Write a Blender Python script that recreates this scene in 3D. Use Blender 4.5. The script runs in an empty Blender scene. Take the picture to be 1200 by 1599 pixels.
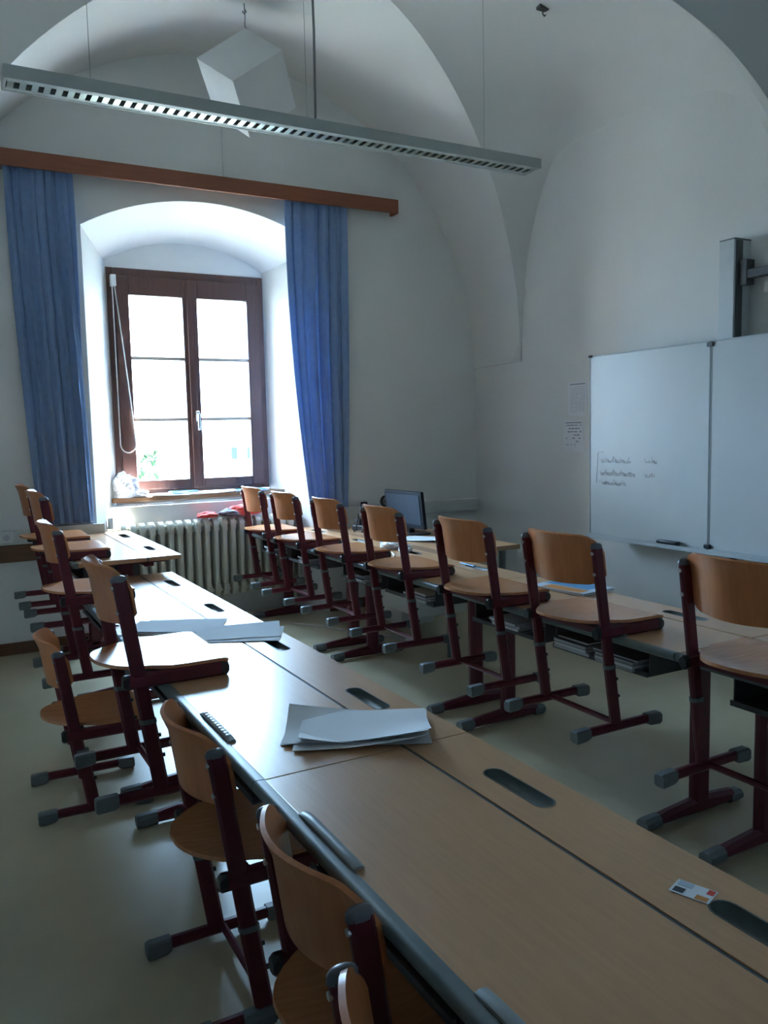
import bpy, bmesh, math, random
from mathutils import Vector, Matrix, noise
from mathutils.geometry import tessellate_polygon

random.seed(7)
S = bpy.context.scene
C = S.collection

# ------------------------------------------------------------------ camera
EYE = 1.325
cam_d = bpy.data.cameras.new('camera')
cam = bpy.data.objects.new('camera', cam_d)
C.objects.link(cam)
# world axes expressed in image axes (right, down, forward)
AX = Vector((0.8764, -0.0662, 0.4769)).normalized()
AY = Vector((-0.4811, -0.0742, 0.8735))
AY = (AY - AX * AY.dot(AX)).normalized()
AZ = AX.cross(AY)
if AZ.y > 0:
    AZ = -AZ
right = Vector((AX.x, AY.x, AZ.x)); down = Vector((AX.y, AY.y, AZ.y)); fwd = Vector((AX.z, AY.z, AZ.z))
cam.matrix_world = Matrix(((right.x, -down.x, -fwd.x, 0.0),
                           (right.y, -down.y, -fwd.y, 0.0),
                           (right.z, -down.z, -fwd.z, EYE),
                           (0, 0, 0, 1)))
cam_d.sensor_fit = 'VERTICAL'
cam_d.sensor_height = 24.0
cam_d.lens = 1278.7 / 1599.0 * 24.0
cam_d.clip_start = 0.02
cam_d.clip_end = 500
S.camera = cam

# ------------------------------------------------------------------ world, sun, exposure
W = bpy.data.worlds.new('sky'); S.world = W
W.use_nodes = True
bg = W.node_tree.nodes['Background']
bg.inputs[0].default_value = (0.47, 0.75, 1.10, 1)
bg.inputs[1].default_value = 1.0

sun_d = bpy.data.lights.new('sun', 'SUN')
sun_d.energy = 2.6
sun_d.angle = math.radians(0.6)
sun_d.color = (1.0, 0.96, 0.90)
sun = bpy.data.objects.new('sun', sun_d); C.objects.link(sun)
sun.rotation_euler = Vector((-0.55, -0.36, -1.0)).to_track_quat('-Z', 'Y').to_euler()

S.view_settings.view_transform = 'Standard'
S.view_settings.look = 'None'
S.view_settings.gamma = 1.0
S.view_settings.use_curve_mapping = False
S.view_settings.exposure = 6.25

# portal that only guides sampling of the sky through the window
po_d = bpy.data.lights.new('window_portal', 'AREA')
po_d.shape = 'RECTANGLE'; po_d.size = 1.2; po_d.size_y = 1.7
po_d.cycles.is_portal = True
po = bpy.data.objects.new('window_portal', po_d); C.objects.link(po)
po.location = (1.726, 6.33, 1.72)
po.rotation_euler = (math.radians(-90), 0, 0)


# ------------------------------------------------------------------ helpers
def link(o, parent=None):
    C.objects.link(o)
    if parent is not None:
        o.parent = parent
    return o


class MB:
    """collects shapes that become ONE mesh"""
    def __init__(self):
        self.v = []; self.f = []

    def add(self, vs, fs):
        n = len(self.v)
        self.v += [tuple(p) for p in vs]
        self.f += [tuple(i + n for i in q) for q in fs]
        return self

    def box(self, x0, x1, y0, y1, z0, z1, M=None):
        vs = [Vector((x, y, z)) for z in (z0, z1) for y in (y0, y1) for x in (x0, x1)]
        if M is not None:
            vs = [M @ p for p in vs]
        return self.add(vs, [(0, 2, 3, 1), (4, 5, 7, 6), (0, 1, 5, 4), (2, 6, 7, 3), (0, 4, 6, 2), (1, 3, 7, 5)])

    def loft(self, rings, cap=True, closed=True):
        n = len(rings[0]); vs = [p for r in rings for p in r]; fs = []
        for i in range(len(rings) - 1):
            for j in range(n if closed else n - 1):
                k = (j + 1) % n
                fs.append((i * n + j, i * n + k, (i + 1) * n + k, (i + 1) * n + j))
        if cap and closed:
            fs.append(tuple(range(n - 1, -1, -1)))
            fs.append(tuple((len(rings) - 1) * n + j for j in range(n)))
        return self.add(vs, fs)

    def tube(self, path, r, n=8, cap=True, flat=1.0):
        P = [Vector(p) for p in path]; rings = []
        up = Vector((0, 0, 1))
        prev = None
        for i, p in enumerate(P):
            t = (P[min(i + 1, len(P) - 1)] - P[max(i - 1, 0)]).normalized()
            if prev is None:
                a = t.cross(up)
                if a.length < 1e-3:
                    a = t.cross(Vector((0, 1, 0)))
            else:
                a = prev - t * prev.dot(t)
            a.normalize(); prev = a
            b = t.cross(a)
            rr = r[i] if isinstance(r, (list, tuple)) else r
            rings.append([p + a * math.cos(2 * math.pi * k / n) * rr + b * math.sin(2 * math.pi * k / n) * rr * flat for k in range(n)])
        return self.loft(rings, cap)

    def bar(self, path, dx, dy, round_=0.3):
        """rounded rectangular tube standing more or less upright, section dx by dy in plan"""
        rings = []
        c = min(dx, dy) * round_
        hx, hy = dx / 2, dy / 2
        sec = [(hx, -hy + c), (hx, hy - c), (hx - c, hy), (-hx + c, hy), (-hx, hy - c), (-hx, -hy + c), (-hx + c, -hy), (hx - c, -hy)]
        for p in path:
            rings.append([Vector((p[0] + a, p[1] + b, p[2])) for a, b in sec])
        return self.loft(rings)

    def rail_x(self, path, h, w, round_=0.3):
        """rounded rectangular tube running along x; path = (x, y, z centre, height scale)"""
        rings = []
        c = min(h, w) * round_
        for p in path:
            hh = h / 2 * (p[3] if len(p) > 3 else 1); hw = w / 2
            cc = min(c, hh * .6)
            sec = [(-hw + cc, -hh), (hw - cc, -hh), (hw, -hh + cc), (hw, hh - cc), (hw - cc, hh), (-hw + cc, hh), (-hw, hh - cc), (-hw, -hh + cc)]
            rings.append([Vector((p[0], p[1] + a, p[2] + b)) for a, b in sec])
        return self.loft(rings)

    def prism(self, poly, z0, z1, M=None):
        n = len(poly)
        vs = [Vector((p[0], p[1], z0)) for p in poly] + [Vector((p[0], p[1], z1)) for p in poly]
        if M is not None:
            vs = [M @ p for p in vs]
        fs = [tuple(range(n - 1, -1, -1)), tuple(range(n, 2 * n))]
        fs += [(i, (i + 1) % n, n + (i + 1) % n, n + i) for i in range(n)]
        return self.add(vs, fs)

    def sheet(self, P, th):
        """grid of points P[i][j] given thickness th along the local normal"""
        ni, nj = len(P), len(P[0])
        top = []; bot = []
        for i in range(ni):
            for j in range(nj):
                du = Vector(P[min(i + 1, ni - 1)][j]) - Vector(P[max(i - 1, 0)][j])
                dv = Vector(P[i][min(j + 1, nj - 1)]) - Vector(P[i][max(j - 1, 0)])
                nrm = du.cross(dv)
                if nrm.length < 1e-12:
                    nrm = Vector((0, 0, 1))
                nrm.normalize()
                top.append(Vector(P[i][j]) + nrm * th / 2); bot.append(Vector(P[i][j]) - nrm * th / 2)
        N = ni * nj; fs = []
        for i in range(ni - 1):
            for j in range(nj - 1):
                a, b, c_, d = i * nj + j, (i + 1) * nj + j, (i + 1) * nj + j + 1, i * nj + j + 1
                fs.append((a, b, c_, d)); fs.append((N + d, N + c_, N + b, N + a))
        for i in range(ni - 1):
            a, b = i * nj, (i + 1) * nj
            fs.append((b, a, N + a, N + b))
            a, b = i * nj + nj - 1, (i + 1) * nj + nj - 1
            fs.append((a, b, N + b, N + a))
        for j in range(nj - 1):
            fs.append((j, j + 1, N + j + 1, N + j))
            k = (ni - 1) * nj
            fs.append((k + j + 1, k + j, N + k + j, N + k + j + 1))
        return self.add(top + bot, fs)

    def mesh(self, name, mat, bevel=0.0, smooth=False, seg=2, angle=40):
        me = bpy.data.meshes.new(name)
        me.from_pydata(self.v, [], self.f)
        bm = bmesh.new(); bm.from_mesh(me)
        bmesh.ops.recalc_face_normals(bm, faces=bm.faces)
        if bevel > 0:
            es = [e for e in bm.edges if len(e.link_faces) == 2 and e.calc_face_angle(0) > math.radians(30)]
            res = bmesh.ops.bevel(bm, geom=es, offset=bevel, segments=seg, profile=0.5, affect='EDGES', clamp_overlap=True)
            for fc in res['faces']:
                fc.smooth = True
        if smooth:
            for fc in bm.faces:
                fc.smooth = True
        if smooth or bevel > 0:
            for e in bm.edges:
                if len(e.link_faces) == 2 and e.calc_face_angle(0) > math.radians(angle):
                    e.smooth = False
        bm.to_mesh(me); bm.free()
        if mat is not None:
            me.materials.append(mat)
        return me

    def build(self, name, mat, parent=None, **k):
        return link(bpy.data.objects.new(name, self.mesh(name, mat, **k)), parent)


def tag(o, label, cat, group=None):
    o['label'] = label; o['category'] = cat
    if group:
        o['group'] = group
    return o


def thing(name, label, cat, loc=(0, 0, 0), rz=0.0, group=None):
    o = bpy.data.objects.new(name, None)
    o.empty_display_size = 0.1
    link(o)
    o.location = loc; o.rotation_euler = (0, 0, rz)
    return tag(o, label, cat, group)


def struct(o):
    o['kind'] = 'structure'
    return o


def copy_tree(o, parent=None):
    c = o.copy(); C.objects.link(c); c.parent = parent
    for ch in list(o.children):
        copy_tree(ch, c)
    return c


# ------------------------------------------------------------------ materials
def mat(name, col, rough=0.5, metal=0.0, spec=0.5, col2=None, nscale=8.0, stretch=(1, 1, 1), bump=0.0, bscale=None, detail=4.0, lo=0.3, hi=0.7, coat=0.0, rough2=None):
    m = bpy.data.materials.new(name); m.use_nodes = True
    nt = m.node_tree; N = nt.nodes; L = nt.links
    b = N['Principled BSDF']
    b.inputs['Base Color'].default_value = (*col, 1)
    b.inputs['Roughness'].default_value = rough
    b.inputs['Metallic'].default_value = metal
    b.inputs['Specular IOR Level'].default_value = spec
    b.inputs['Coat Weight'].default_value = coat
    tc = N.new('ShaderNodeTexCoord'); mp = N.new('ShaderNodeMapping')
    mp.inputs['Scale'].default_value = stretch
    L.new(tc.outputs['Object'], mp.inputs['Vector'])
    nz = N.new('ShaderNodeTexNoise'); nz.inputs['Scale'].default_value = nscale; nz.inputs['Detail'].default_value = detail
    L.new(mp.outputs[0], nz.inputs['Vector'])
    rp = N.new('ShaderNodeValToRGB')
    c2 = col2 if col2 is not None else tuple(min(1, c * 1.06) for c in col)
    rp.color_ramp.elements[0].position = lo; rp.color_ramp.elements[0].color = (*col, 1)
    rp.color_ramp.elements[1].position = hi; rp.color_ramp.elements[1].color = (*c2, 1)
    L.new(nz.outputs['Fac'], rp.inputs['Fac']); L.new(rp.outputs['Color'], b.inputs['Base Color'])
    if rough2 is not None:
        mr = N.new('ShaderNodeMapRange'); mr.inputs['To Min'].default_value = rough; mr.inputs['To Max'].default_value = rough2
        L.new(nz.outputs['Fac'], mr.inputs['Value']); L.new(mr.outputs[0], b.inputs['Roughness'])
    if bump > 0:
        n2 = N.new('ShaderNodeTexNoise'); n2.inputs['Scale'].default_value = bscale or nscale * 3; n2.inputs['Detail'].default_value = 3
        L.new(mp.outputs[0], n2.inputs['Vector'])
        bp = N.new('ShaderNodeBump'); bp.inputs['Strength'].default_value = bump; bp.inputs['Distance'].default_value = 0.01
        L.new(n2.outputs['Fac'], bp.inputs['Height']); L.new(bp.outputs[0], b.inputs['Normal'])
    return m


M = {}
M['plaster'] = mat('plaster', (0.78, 0.78, 0.76), 0.9, spec=0.2, col2=(0.82, 0.82, 0.80), nscale=2.5, bump=0.12, bscale=30)
M['vault'] = mat('vault_plaster', (0.76, 0.76, 0.74), 0.92, spec=0.2, col2=(0.81, 0.81, 0.79), nscale=1.3, bump=0.1, bscale=22)
M['floor'] = mat('linoleum', (0.49, 0.415, 0.27), 0.27, spec=0.38, col2=(0.55, 0.47, 0.315), nscale=5, bump=0.02, bscale=60, rough2=0.42)
M['base'] = mat('baseboard_wood', (0.16, 0.075, 0.035), 0.5, col2=(0.21, 0.10, 0.05), nscale=12, stretch=(.3, 3, 6))
M['laminate'] = mat('beech_laminate', (0.54, 0.285, 0.135), 0.30, spec=0.9, col2=(0.59, 0.32, 0.16), nscale=9, stretch=(14, 0.9, 6), detail=6, bump=0.006, bscale=120)
M['ply'] = mat('beech_plywood', (0.52, 0.20, 0.075), 0.27, spec=0.5, col2=(0.62, 0.265, 0.11), nscale=10, stretch=(1.0, 9, 1.0), detail=5)
M['plyback'] = mat('beech_plywood_upright', (0.56, 0.185, 0.065), 0.30, spec=0.5, col2=(0.66, 0.24, 0.09), nscale=9, stretch=(4, 9, 1.0), detail=5)
M['maroon'] = mat('maroon_paint', (0.105, 0.012, 0.022), 0.38, spec=0.4, col2=(0.125, 0.016, 0.027), nscale=30)
M['greyplastic'] = mat('grey_plastic', (0.13, 0.145, 0.15), 0.5, col2=(0.16, 0.175, 0.18), nscale=40)
M['capgrey'] = mat('cap_plastic', (0.13, 0.14, 0.16), 0.35, nscale=40)
M['gripgrey'] = mat('grip_plastic', (0.27, 0.30, 0.30), 0.4, col2=(0.30, 0.33, 0.33), nscale=40)
M['edge'] = mat('edge_profile', (0.12, 0.15, 0.15), 0.40, col2=(0.14, 0.17, 0.17), nscale=30)
M['hinge'] = mat('hinge_rubber', (0.09, 0.115, 0.13), 0.5, nscale=30)
M['tray'] = mat('dark_tray', (0.085, 0.10, 0.09), 0.35, col2=(0.10, 0.12, 0.11), nscale=25)
M['shelf'] = mat('shelf_plastic', (0.06, 0.062, 0.066), 0.5, col2=(0.08, 0.082, 0.086), nscale=20)
M['bolt'] = mat('steel_bolt', (0.55, 0.55, 0.55), 0.3, metal=1.0, nscale=40)
M['winwood'] = mat('window_wood', (0.095, 0.044, 0.036), 0.42, col2=(0.125, 0.058, 0.046), nscale=12, stretch=(5, 5, .6))
M['muntin'] = mat('glazing_bar', (0.42, 0.36, 0.30), 0.5, nscale=20)
M['sill'] = mat('sill_wood', (0.30, 0.16, 0.085), 0.4, col2=(0.36, 0.20, 0.11), nscale=9, stretch=(.7, 6, 6))
M['pelmet'] = mat('pelmet_wood', (0.22, 0.07, 0.035), 0.48, col2=(0.29, 0.095, 0.04), nscale=8, stretch=(.5, 6, 6))
M['radiator'] = mat('radiator_paint', (0.60, 0.58, 0.49), 0.4, col2=(0.66, 0.64, 0.55), nscale=6)
M['duct'] = mat('duct_plastic', (0.66, 0.66, 0.63), 0.45, nscale=10)
M['white'] = mat('white_plastic', (0.75, 0.75, 0.74), 0.5, nscale=10)
M['paper'] = mat('paper', (0.80, 0.81, 0.83), 0.8, spec=0.2, nscale=5)
M['papershade'] = mat('paper_shaded', (0.62, 0.65, 0.68), 0.85, spec=0.1, nscale=5)  # white paper, its colour greyed to imitate lying in shade
M['paperblue'] = mat('paper_blue_grey', (0.52, 0.58, 0.66), 0.8, spec=0.2, nscale=5)
M['ink'] = mat('ink', (0.22, 0.22, 0.27), 0.7, nscale=20)
M['inkfaint'] = mat('faint_print', (0.56, 0.56, 0.60), 0.8, nscale=20)
M['marker'] = mat('marker_strokes', (0.52, 0.46, 0.47), 0.6, nscale=20)
M['board'] = mat('whiteboard_enamel', (0.54, 0.56, 0.55), 0.30, spec=0.30, nscale=3, rough2=0.36)
M['alu'] = mat('aluminium', (0.62, 0.64, 0.65), 0.38, metal=0.9, nscale=20)
M['boardframe'] = mat('frame_grey', (0.45, 0.48, 0.49), 0.55, spec=0.3, nscale=20)
M['colpaint'] = mat('column_paint', (0.56, 0.59, 0.59), 0.45, nscale=20)
M['aludark'] = mat('dark_groove', (0.06, 0.07, 0.07), 0.5, nscale=20)
M['black'] = mat('black_plastic', (0.018, 0.02, 0.024), 0.35, nscale=20)
M['screen'] = mat('monitor_panel', (0.035, 0.05, 0.07), 0.6, spec=0.2, nscale=6)
M['blackmatt'] = mat('monitor_housing', (0.012, 0.014, 0.018), 0.6, spec=0.2, nscale=20)
M['lampbody'] = mat('lamp_paint', (0.36, 0.385, 0.375), 0.5, nscale=10)
M['louvre'] = mat('louvre_alu', (0.42, 0.46, 0.40), 0.3, metal=1.0, nscale=30)
M['tube'] = mat('tube_glass', (0.80, 0.82, 0.80), 0.25, nscale=10)
M['cubepaper'] = mat('cube_paper', (0.70, 0.71, 0.72), 0.85, spec=0.2, nscale=4)
M['cubepaperedge'] = mat('cube_tape', (0.35, 0.36, 0.36), 0.7, nscale=10)
M['cord'] = mat('cord', (0.55, 0.52, 0.48), 0.6, nscale=40)
M['cable'] = mat('cable_sheath', (0.20, 0.21, 0.21), 0.5, nscale=30)
M['red'] = mat('red_cloth', (0.62, 0.05, 0.035), 0.7, col2=(0.75, 0.08, 0.05), nscale=10)
M['redplastic'] = mat('red_plastic', (0.55, 0.06, 0.03), 0.4, nscale=10)
M['darkcloth'] = mat('dark_cloth', (0.10, 0.09, 0.12), 0.8, col2=(0.22, 0.20, 0.22), nscale=14)
M['bag'] = mat('bag_film', (0.72, 0.73, 0.78), 0.35, col2=(0.80, 0.81, 0.85), nscale=6, bump=0.5, bscale=26)
M['blue'] = mat('blue_cover', (0.07, 0.30, 0.55), 0.4, nscale=6)
M['orange'] = mat('orange_cover', (0.65, 0.25, 0.06), 0.5, nscale=8)
M['leaf'] = mat('leaves', (0.022, 0.034, 0.014), 0.8, spec=0.1, col2=(0.035, 0.055, 0.022), nscale=3)
M['bark'] = mat('bark', (0.14, 0.10, 0.07), 0.9, nscale=8)
M['facade'] = mat('facade_render', (0.78, 0.77, 0.74), 0.9, nscale=1)
M['facadewin'] = mat('facade_glass', (0.028, 0.029, 0.030), 0.8, spec=0.0, nscale=2)
M['roof'] = mat('roof_tiles', (0.35, 0.14, 0.09), 0.8, nscale=3)
M['grass'] = mat('yard_gravel', (0.11, 0.12, 0.10), 0.9, col2=(0.15, 0.16, 0.13), nscale=2)


def curtain_mat():
    m = mat('blue_curtain_cloth', (0.29, 0.42, 0.66), 0.9, spec=0.1, col2=(0.34, 0.48, 0.73), nscale=25, stretch=(1, 1, 1), bump=0.08, bscale=400)
    nt = m.node_tree
    tr = nt.nodes.new('ShaderNodeBsdfTranslucent'); tr.inputs[0].default_value = (0.28, 0.42, 0.68, 1)
    mx = nt.nodes.new('ShaderNodeMixShader'); mx.inputs[0].default_value = 0.22
    out = nt.nodes['Material Output']
    nt.links.new(nt.nodes['Principled BSDF'].outputs[0], mx.inputs[1]); nt.links.new(tr.outputs[0], mx.inputs[2])
    nt.links.new(mx.outputs[0], out.inputs[0])
    return m


M['curtain'] = curtain_mat()


def glass_mat():
    m = bpy.data.materials.new('window_glass'); m.use_nodes = True
    nt = m.node_tree; N = nt.nodes
    for n in list(N):
        if n.type != 'OUTPUT_MATERIAL':
            N.remove(n)
    t = N.new('ShaderNodeBsdfTransparent'); t.inputs[0].default_value = (0.94, 0.96, 0.96, 1)
    g = N.new('ShaderNodeBsdfGlossy'); g.inputs['Roughness'].default_value = 0.02
    lw = N.new('ShaderNodeLayerWeight'); lw.inputs[0].default_value = 0.5
    pw = N.new('ShaderNodeMath'); pw.operation = 'POWER'; pw.inputs[1].default_value = 4.0
    nt.links.new(lw.outputs['Facing'], pw.inputs[0])
    fr = N.new('ShaderNodeMath'); fr.operation = 'MULTIPLY_ADD'; fr.inputs[1].default_value = 0.7; fr.inputs[2].default_value = 0.03
    nt.links.new(pw.outputs[0], fr.inputs[0])
    mx = N.new('ShaderNodeMixShader')
    nt.links.new(fr.outputs[0], mx.inputs[0]); nt.links.new(t.outputs[0], mx.inputs[1]); nt.links.new(g.outputs[0], mx.inputs[2])
    nt.links.new(mx.outputs[0], N['Material Output'].inputs[0])
    return m


M['glass'] = glass_mat()

# ------------------------------------------------------------------ room shell
WY = 5.50           # inner face of the window wall
XR = 3.868          # inner face of the board wall
XL = -0.80          # left wall (recessed between piers)
YB = -1.556         # wall behind the camera
CXV, RLV, RRV, RAV, ZS = 1.943, 2.030, 1.912, 1.993, 1.836
X0 = CXV - RLV
CELLS = (3.736, 0.208); CA, CR, CN = 1.157, 1.671, 2.373


def vA(x):
    r = RRV if x > CXV else RLV
    return RAV * math.sqrt(max(0.0, 1 - ((x - CXV) / r) ** 2))


def lun(y):
    for y0 in CELLS:
        u = abs(y - y0) / CA
        if u < 1:
            return CR * (1 - u ** CN) ** (1 / CN)
    return 0.0


def vB(y, d):
    return lun(y) * (1 + 0.248 * (1 - math.exp(-max(d, 0) / 0.522)))


def groin(y, side):
    xe = CXV + RRV if side > 0 else X0
    if lun(y) <= 0:
        return xe
    lo, hi = 0.0, 1.0   # from edge to crown
    for k in range(400):
        t = k / 400
        x = xe + (CXV - xe) * t
        if vA(x) >= vB(y, abs(x - xe)):
            return x
    return CXV


# a lower transverse arch line divides the vault into two domed bays
YT = 2.60


def dip(x, y, z):
    u = min(1.0, abs(x - CXV) / (XR - CXV)) if x > CXV else min(1.0, abs(x - CXV) / (CXV - XL))
    t = 1.36 * max(0.0, 1 - u ** 2.6) ** (1 / 2.6)
    d = y - YT
    r = 1.3 * (1 - math.exp(-d / .28)) if d > 0 else 1.0 * (1 - math.exp(d / .65))
    return min(z, ZS + t + r)


fl = MB().box(XL, XR, YB, 6.2, -0.12, 0.0).build('floor', M['floor']); struct(fl)

ys = []
for y0 in CELLS:
    for k in range(73):
        ys.append(y0 - CA * math.cos(math.pi * k / 72))
for a, b in ((4.893, WY), (1.365, 2.579), (YB, -0.949)):
    for k in range(1, 6):
        ys.append(a + (b - a) * k / 6)
ys += [WY + 0.02, YB - 0.02, YT]
ys += [YT + s_ * .02 * 1.5 ** k for k in range(8) for s_ in (-1, 1)]
ys = sorted(set(round(y, 5) for y in ys))
vm = MB()
NB, NC = 72, 26
rowsB = []; rowsR = []; rowsL = []
for y in ys:
    gr, gl = groin(y, 1), groin(y, -1)
    tr_ = math.acos(max(-1, min(1, (gr - CXV) / RRV))); tl = math.acos(max(-1, min(1, (gl - CXV) / RLV)))
    row = []
    for k in range(NB + 1):
        t = tr_ + (tl - tr_) * k / NB
        x = CXV + (RRV if math.cos(t) > 0 else RLV) * math.cos(t)
        row.append((x, y, dip(x, y, ZS + RAV * math.sin(t))))
    rowsB.append(row)
    xe = CXV + RRV
    rr = []; rl = []
    for k in range(NC + 1):
        s = (k / NC)
        x = gr + (XR + 0.02 - gr) * s
        rr.append(row[0] if k == 0 else (x, y, dip(x, y, ZS + (vB(y, xe - x) if lun(y) > 0 else 0.0))))
        x = gl + (XL - 0.02 - gl) * s
        rl.append(row[-1] if k == 0 else (x, y, dip(x, y, ZS + (vB(y, x - X0) if lun(y) > 0 else 0.0))))
    rowsR.append(rr); rowsL.append(rl)
for rows in (rowsB, rowsR, rowsL):
    n = len(rows[0]); fs = []
    for i in range(len(rows) - 1):
        for j in range(n - 1):
            fs.append((i * n + j, (i + 1) * n + j, (i + 1) * n + j + 1, i * n + j + 1))
    vm.add([p for r in rows for p in r], fs)
me = bpy.data.meshes.new('ceiling'); me.from_pydata(vm.v, [], vm.f)
for p in me.polygons:
    p.use_smooth = True
me.materials.append(M['vault'])
struct(link(bpy.data.objects.new('ceiling', me)))


struct(MB().box(XL - .15, XR + .15, YB - .15, 6.45, 4.4, 4.6).build('ceiling_light_blocker', M['plaster']))  # unseen slab added above the vault to block sky light at its seams


def poly_wall(name, outer, holes, to3d, thick, mat_):
    """flat wall with holes: outer / holes are 2-D outlines, to3d maps (a, b, t) to space"""
    loops = [outer] + holes
    flat = [p for l in loops for p in l]
    tris = tessellate_polygon([[Vector((p[0], p[1], 0)) for p in l] for l in loops])
    n = len(flat)
    vs = [to3d(p[0], p[1], 0) for p in flat] + [to3d(p[0], p[1], thick) for p in flat]
    fs = [tuple(t) for t in tris] + [tuple(n + i for i in reversed(t)) for t in tris]
    k = 0
    for l in loops:
        m_ = len(l)
        for i in range(m_):
            a, b = k + i, k + (i + 1) % m_
            fs.append((a, b, n + b, n + a))
        k += m_
    return struct(MB().add(vs, fs).build(name, mat_))


# window wall with the arched niche that runs down to the floor
OL, OR_, OZ, OA = 0.891, 2.520, 2.656, 2.876
IL, IR, IZ, IA = 1.143, 2.309, 2.568, 2.732
NY = 6.12


def arch(l, r, zs, za, n=28):
    c = (l + r) / 2; h = (r - l) / 2; rise = za - zs
    R = (h * h + rise * rise) / (2 * rise)
    return [(c - h + 2 * h * k / n, za - R + math.sqrt(R * R - (-h + 2 * h * k / n) ** 2)) for k in range(n + 1)]


outer = [(XL, -0.1), (OL, -0.1)] + arch(OL, OR_, OZ, OA) + [(OR_, -0.1), (XR + .15, -0.1), (XR + .15, 4.4), (XL, 4.4)]
poly_wall('wall_window', outer, [], lambda a, b, t: (a, WY + t, b), 0.012, M['plaster'])
o_out = [(OL, -0.1)] + arch(OL, OR_, OZ, OA) + [(OR_, -0.1)]
o_in = [(IL, -0.1)] + arch(IL, IR, IZ, IA) + [(IR, -0.1)]
rv = MB()
n = len(o_out)
rv.add([(p[0], WY, p[1]) for p in o_out] + [(p[0], NY + .02, p[1]) for p in o_in], [(i, i + 1, n + i + 1, n + i) for i in range(n - 1)])
rm = rv.mesh('wall_reveal', M['plaster'], smooth=True, angle=25)
struct(link(bpy.data.objects.new('wall_reveal', rm)))
# wall plate that holds the window, and the parapet below it
FB, FT = 0.913, 2.531
wp = MB()
wp.box(XL, IL, NY, NY + .3, -0.1, 4.4).box(IR, XR + .15, NY, NY + .3, -0.1, 4.4).box(IL, IR, NY, NY + .3, FT, 4.4).box(IL, IR, NY, NY + .3, -0.1, FB - .05)
struct(wp.build('wall_outer', M['plaster']))
struct(MB().box(1.0, 2.44, 5.862, NY + .05, -0.1, 0.846).build('wall_parapet', M['plaster'], bevel=0.006))
# the other walls
struct(MB().box(XR, XR + .15, YB - .1, WY + .6, -0.1, 4.4).build('wall_board', M['plaster']))
struct(MB().box(XL - .15, XL, YB - .1, WY + .6, -0.1, 4.4).build('wall_left', M['plaster']))
struct(MB().box(XL - .15, XR + .15, YB - .15, YB, -0.1, 4.4).build('wall_back', M['plaster']))
for a, b in ((4.893, WY), (1.365, 2.579), (YB, -0.949)):
    struct(MB().box(XL, X0, a, b, 0.0, ZS + .02).build('wall_pier', M['plaster'], bevel=0.01))
# thin ledge where the vault springs from the board wall
for i, (a, b) in enumerate(((4.893, WY), (1.365, 2.579))):
    struct(MB().box(CXV + RRV, XR, a, b, ZS - .012, ZS + .002).build('trim_%d' % (i + 1), M['plaster']))
# baseboards
struct(MB().box(X0, OL, WY - .018, WY, 0, 0.075).build('baseboard_window', M['base'], bevel=0.004))
struct(MB().box(OR_, XR, WY - .018, WY, 0, 0.075).build('baseboard_corner', M['base'], bevel=0.004))
struct(MB().box(XR - .018, XR, YB, WY - .018, 0, 0.075).build('baseboard_board', M['base'], bevel=0.004))

# ------------------------------------------------------------------ window
win = bpy.data.objects.new('window_1', None); link(win); win.location = (0, 0, 0); struct(win)
fy0, fy1 = NY - .01, NY + .07
fr = MB()
fr.box(IL, IL + .05, fy0, fy1, FB, FT).box(IR - .05, IR, fy0, fy1, FB, FT).box(IL + .05, IR - .05, fy0, fy1, FT - .07, FT).box(IL + .05, IR - .05, fy0, fy1, FB, FB + .035)
fr.build('window_frame', M['winwood'], win, bevel=0.006)
cxw = (IL + IR) / 2
GT, GB = 2.340, 1.012
for s in (-1, 1):
    xa, xb = (IL + .045, cxw - .002) if s < 0 else (cxw + .002, IR - .045)
    ga, gb = (IL + .145, cxw - .056) if s < 0 else (cxw + .056, IR - .145)
    ca = MB()
    cy0, cy1 = fy0 - .028, fy0 + .03
    ca.box(xa, ga, cy0, cy1, FB + .03, FT - .06).box(gb, xb, cy0, cy1, FB + .03, FT - .06).box(ga, gb, cy0, cy1, GT, FT - .06).box(ga, gb, cy0, cy1, FB + .03, GB)
    co = ca.build('casement', M['winwood'], win, bevel=0.007)
    zs_ = [GB, GB + (GT - GB) / 3, GB + 2 * (GT - GB) / 3, GT]
    for k in (1, 2):
        MB().box(ga, gb, cy0 + .012, cy1 - .006, zs_[k] - .012, zs_[k] + .012).build('glazing_bar', M['muntin'], co, bevel=0.003)
    for k in range(3):
        MB().box(ga - .004, gb + .004, cy0 + .026, cy0 + .030, zs_[k] + (.010 if k else -.004), zs_[k + 1] - (.010 if k < 2 else -.004)).build('pane', M['glass'], co)
MB().box(cxw - .026, cxw + .026, fy0 - .042, fy0 - .026, FB + .03, FT - .06).build('cover_strip', M['winwood'], win, bevel=0.006)
hd = MB().box(cxw + .005, cxw + .03, fy0 - .056, fy0 - .040, 1.435, 1.515)
hd.box(cxw + .008, cxw + .026, fy0 - .085, fy0 - .056, 1.475, 1.495).box(cxw + .009, cxw + .027, fy0 - .092, fy0 - .076, 1.37, 1.495)
hd.build('window_handle', M['alu'], win, bevel=0.004)
sl = struct(MB().box(1.075, 2.375, 5.95, fy0 + .02, 0.870, 0.902).build('window_sill', M['sill'], None, bevel=0.006))
sl.name = 'trim_3'

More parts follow.
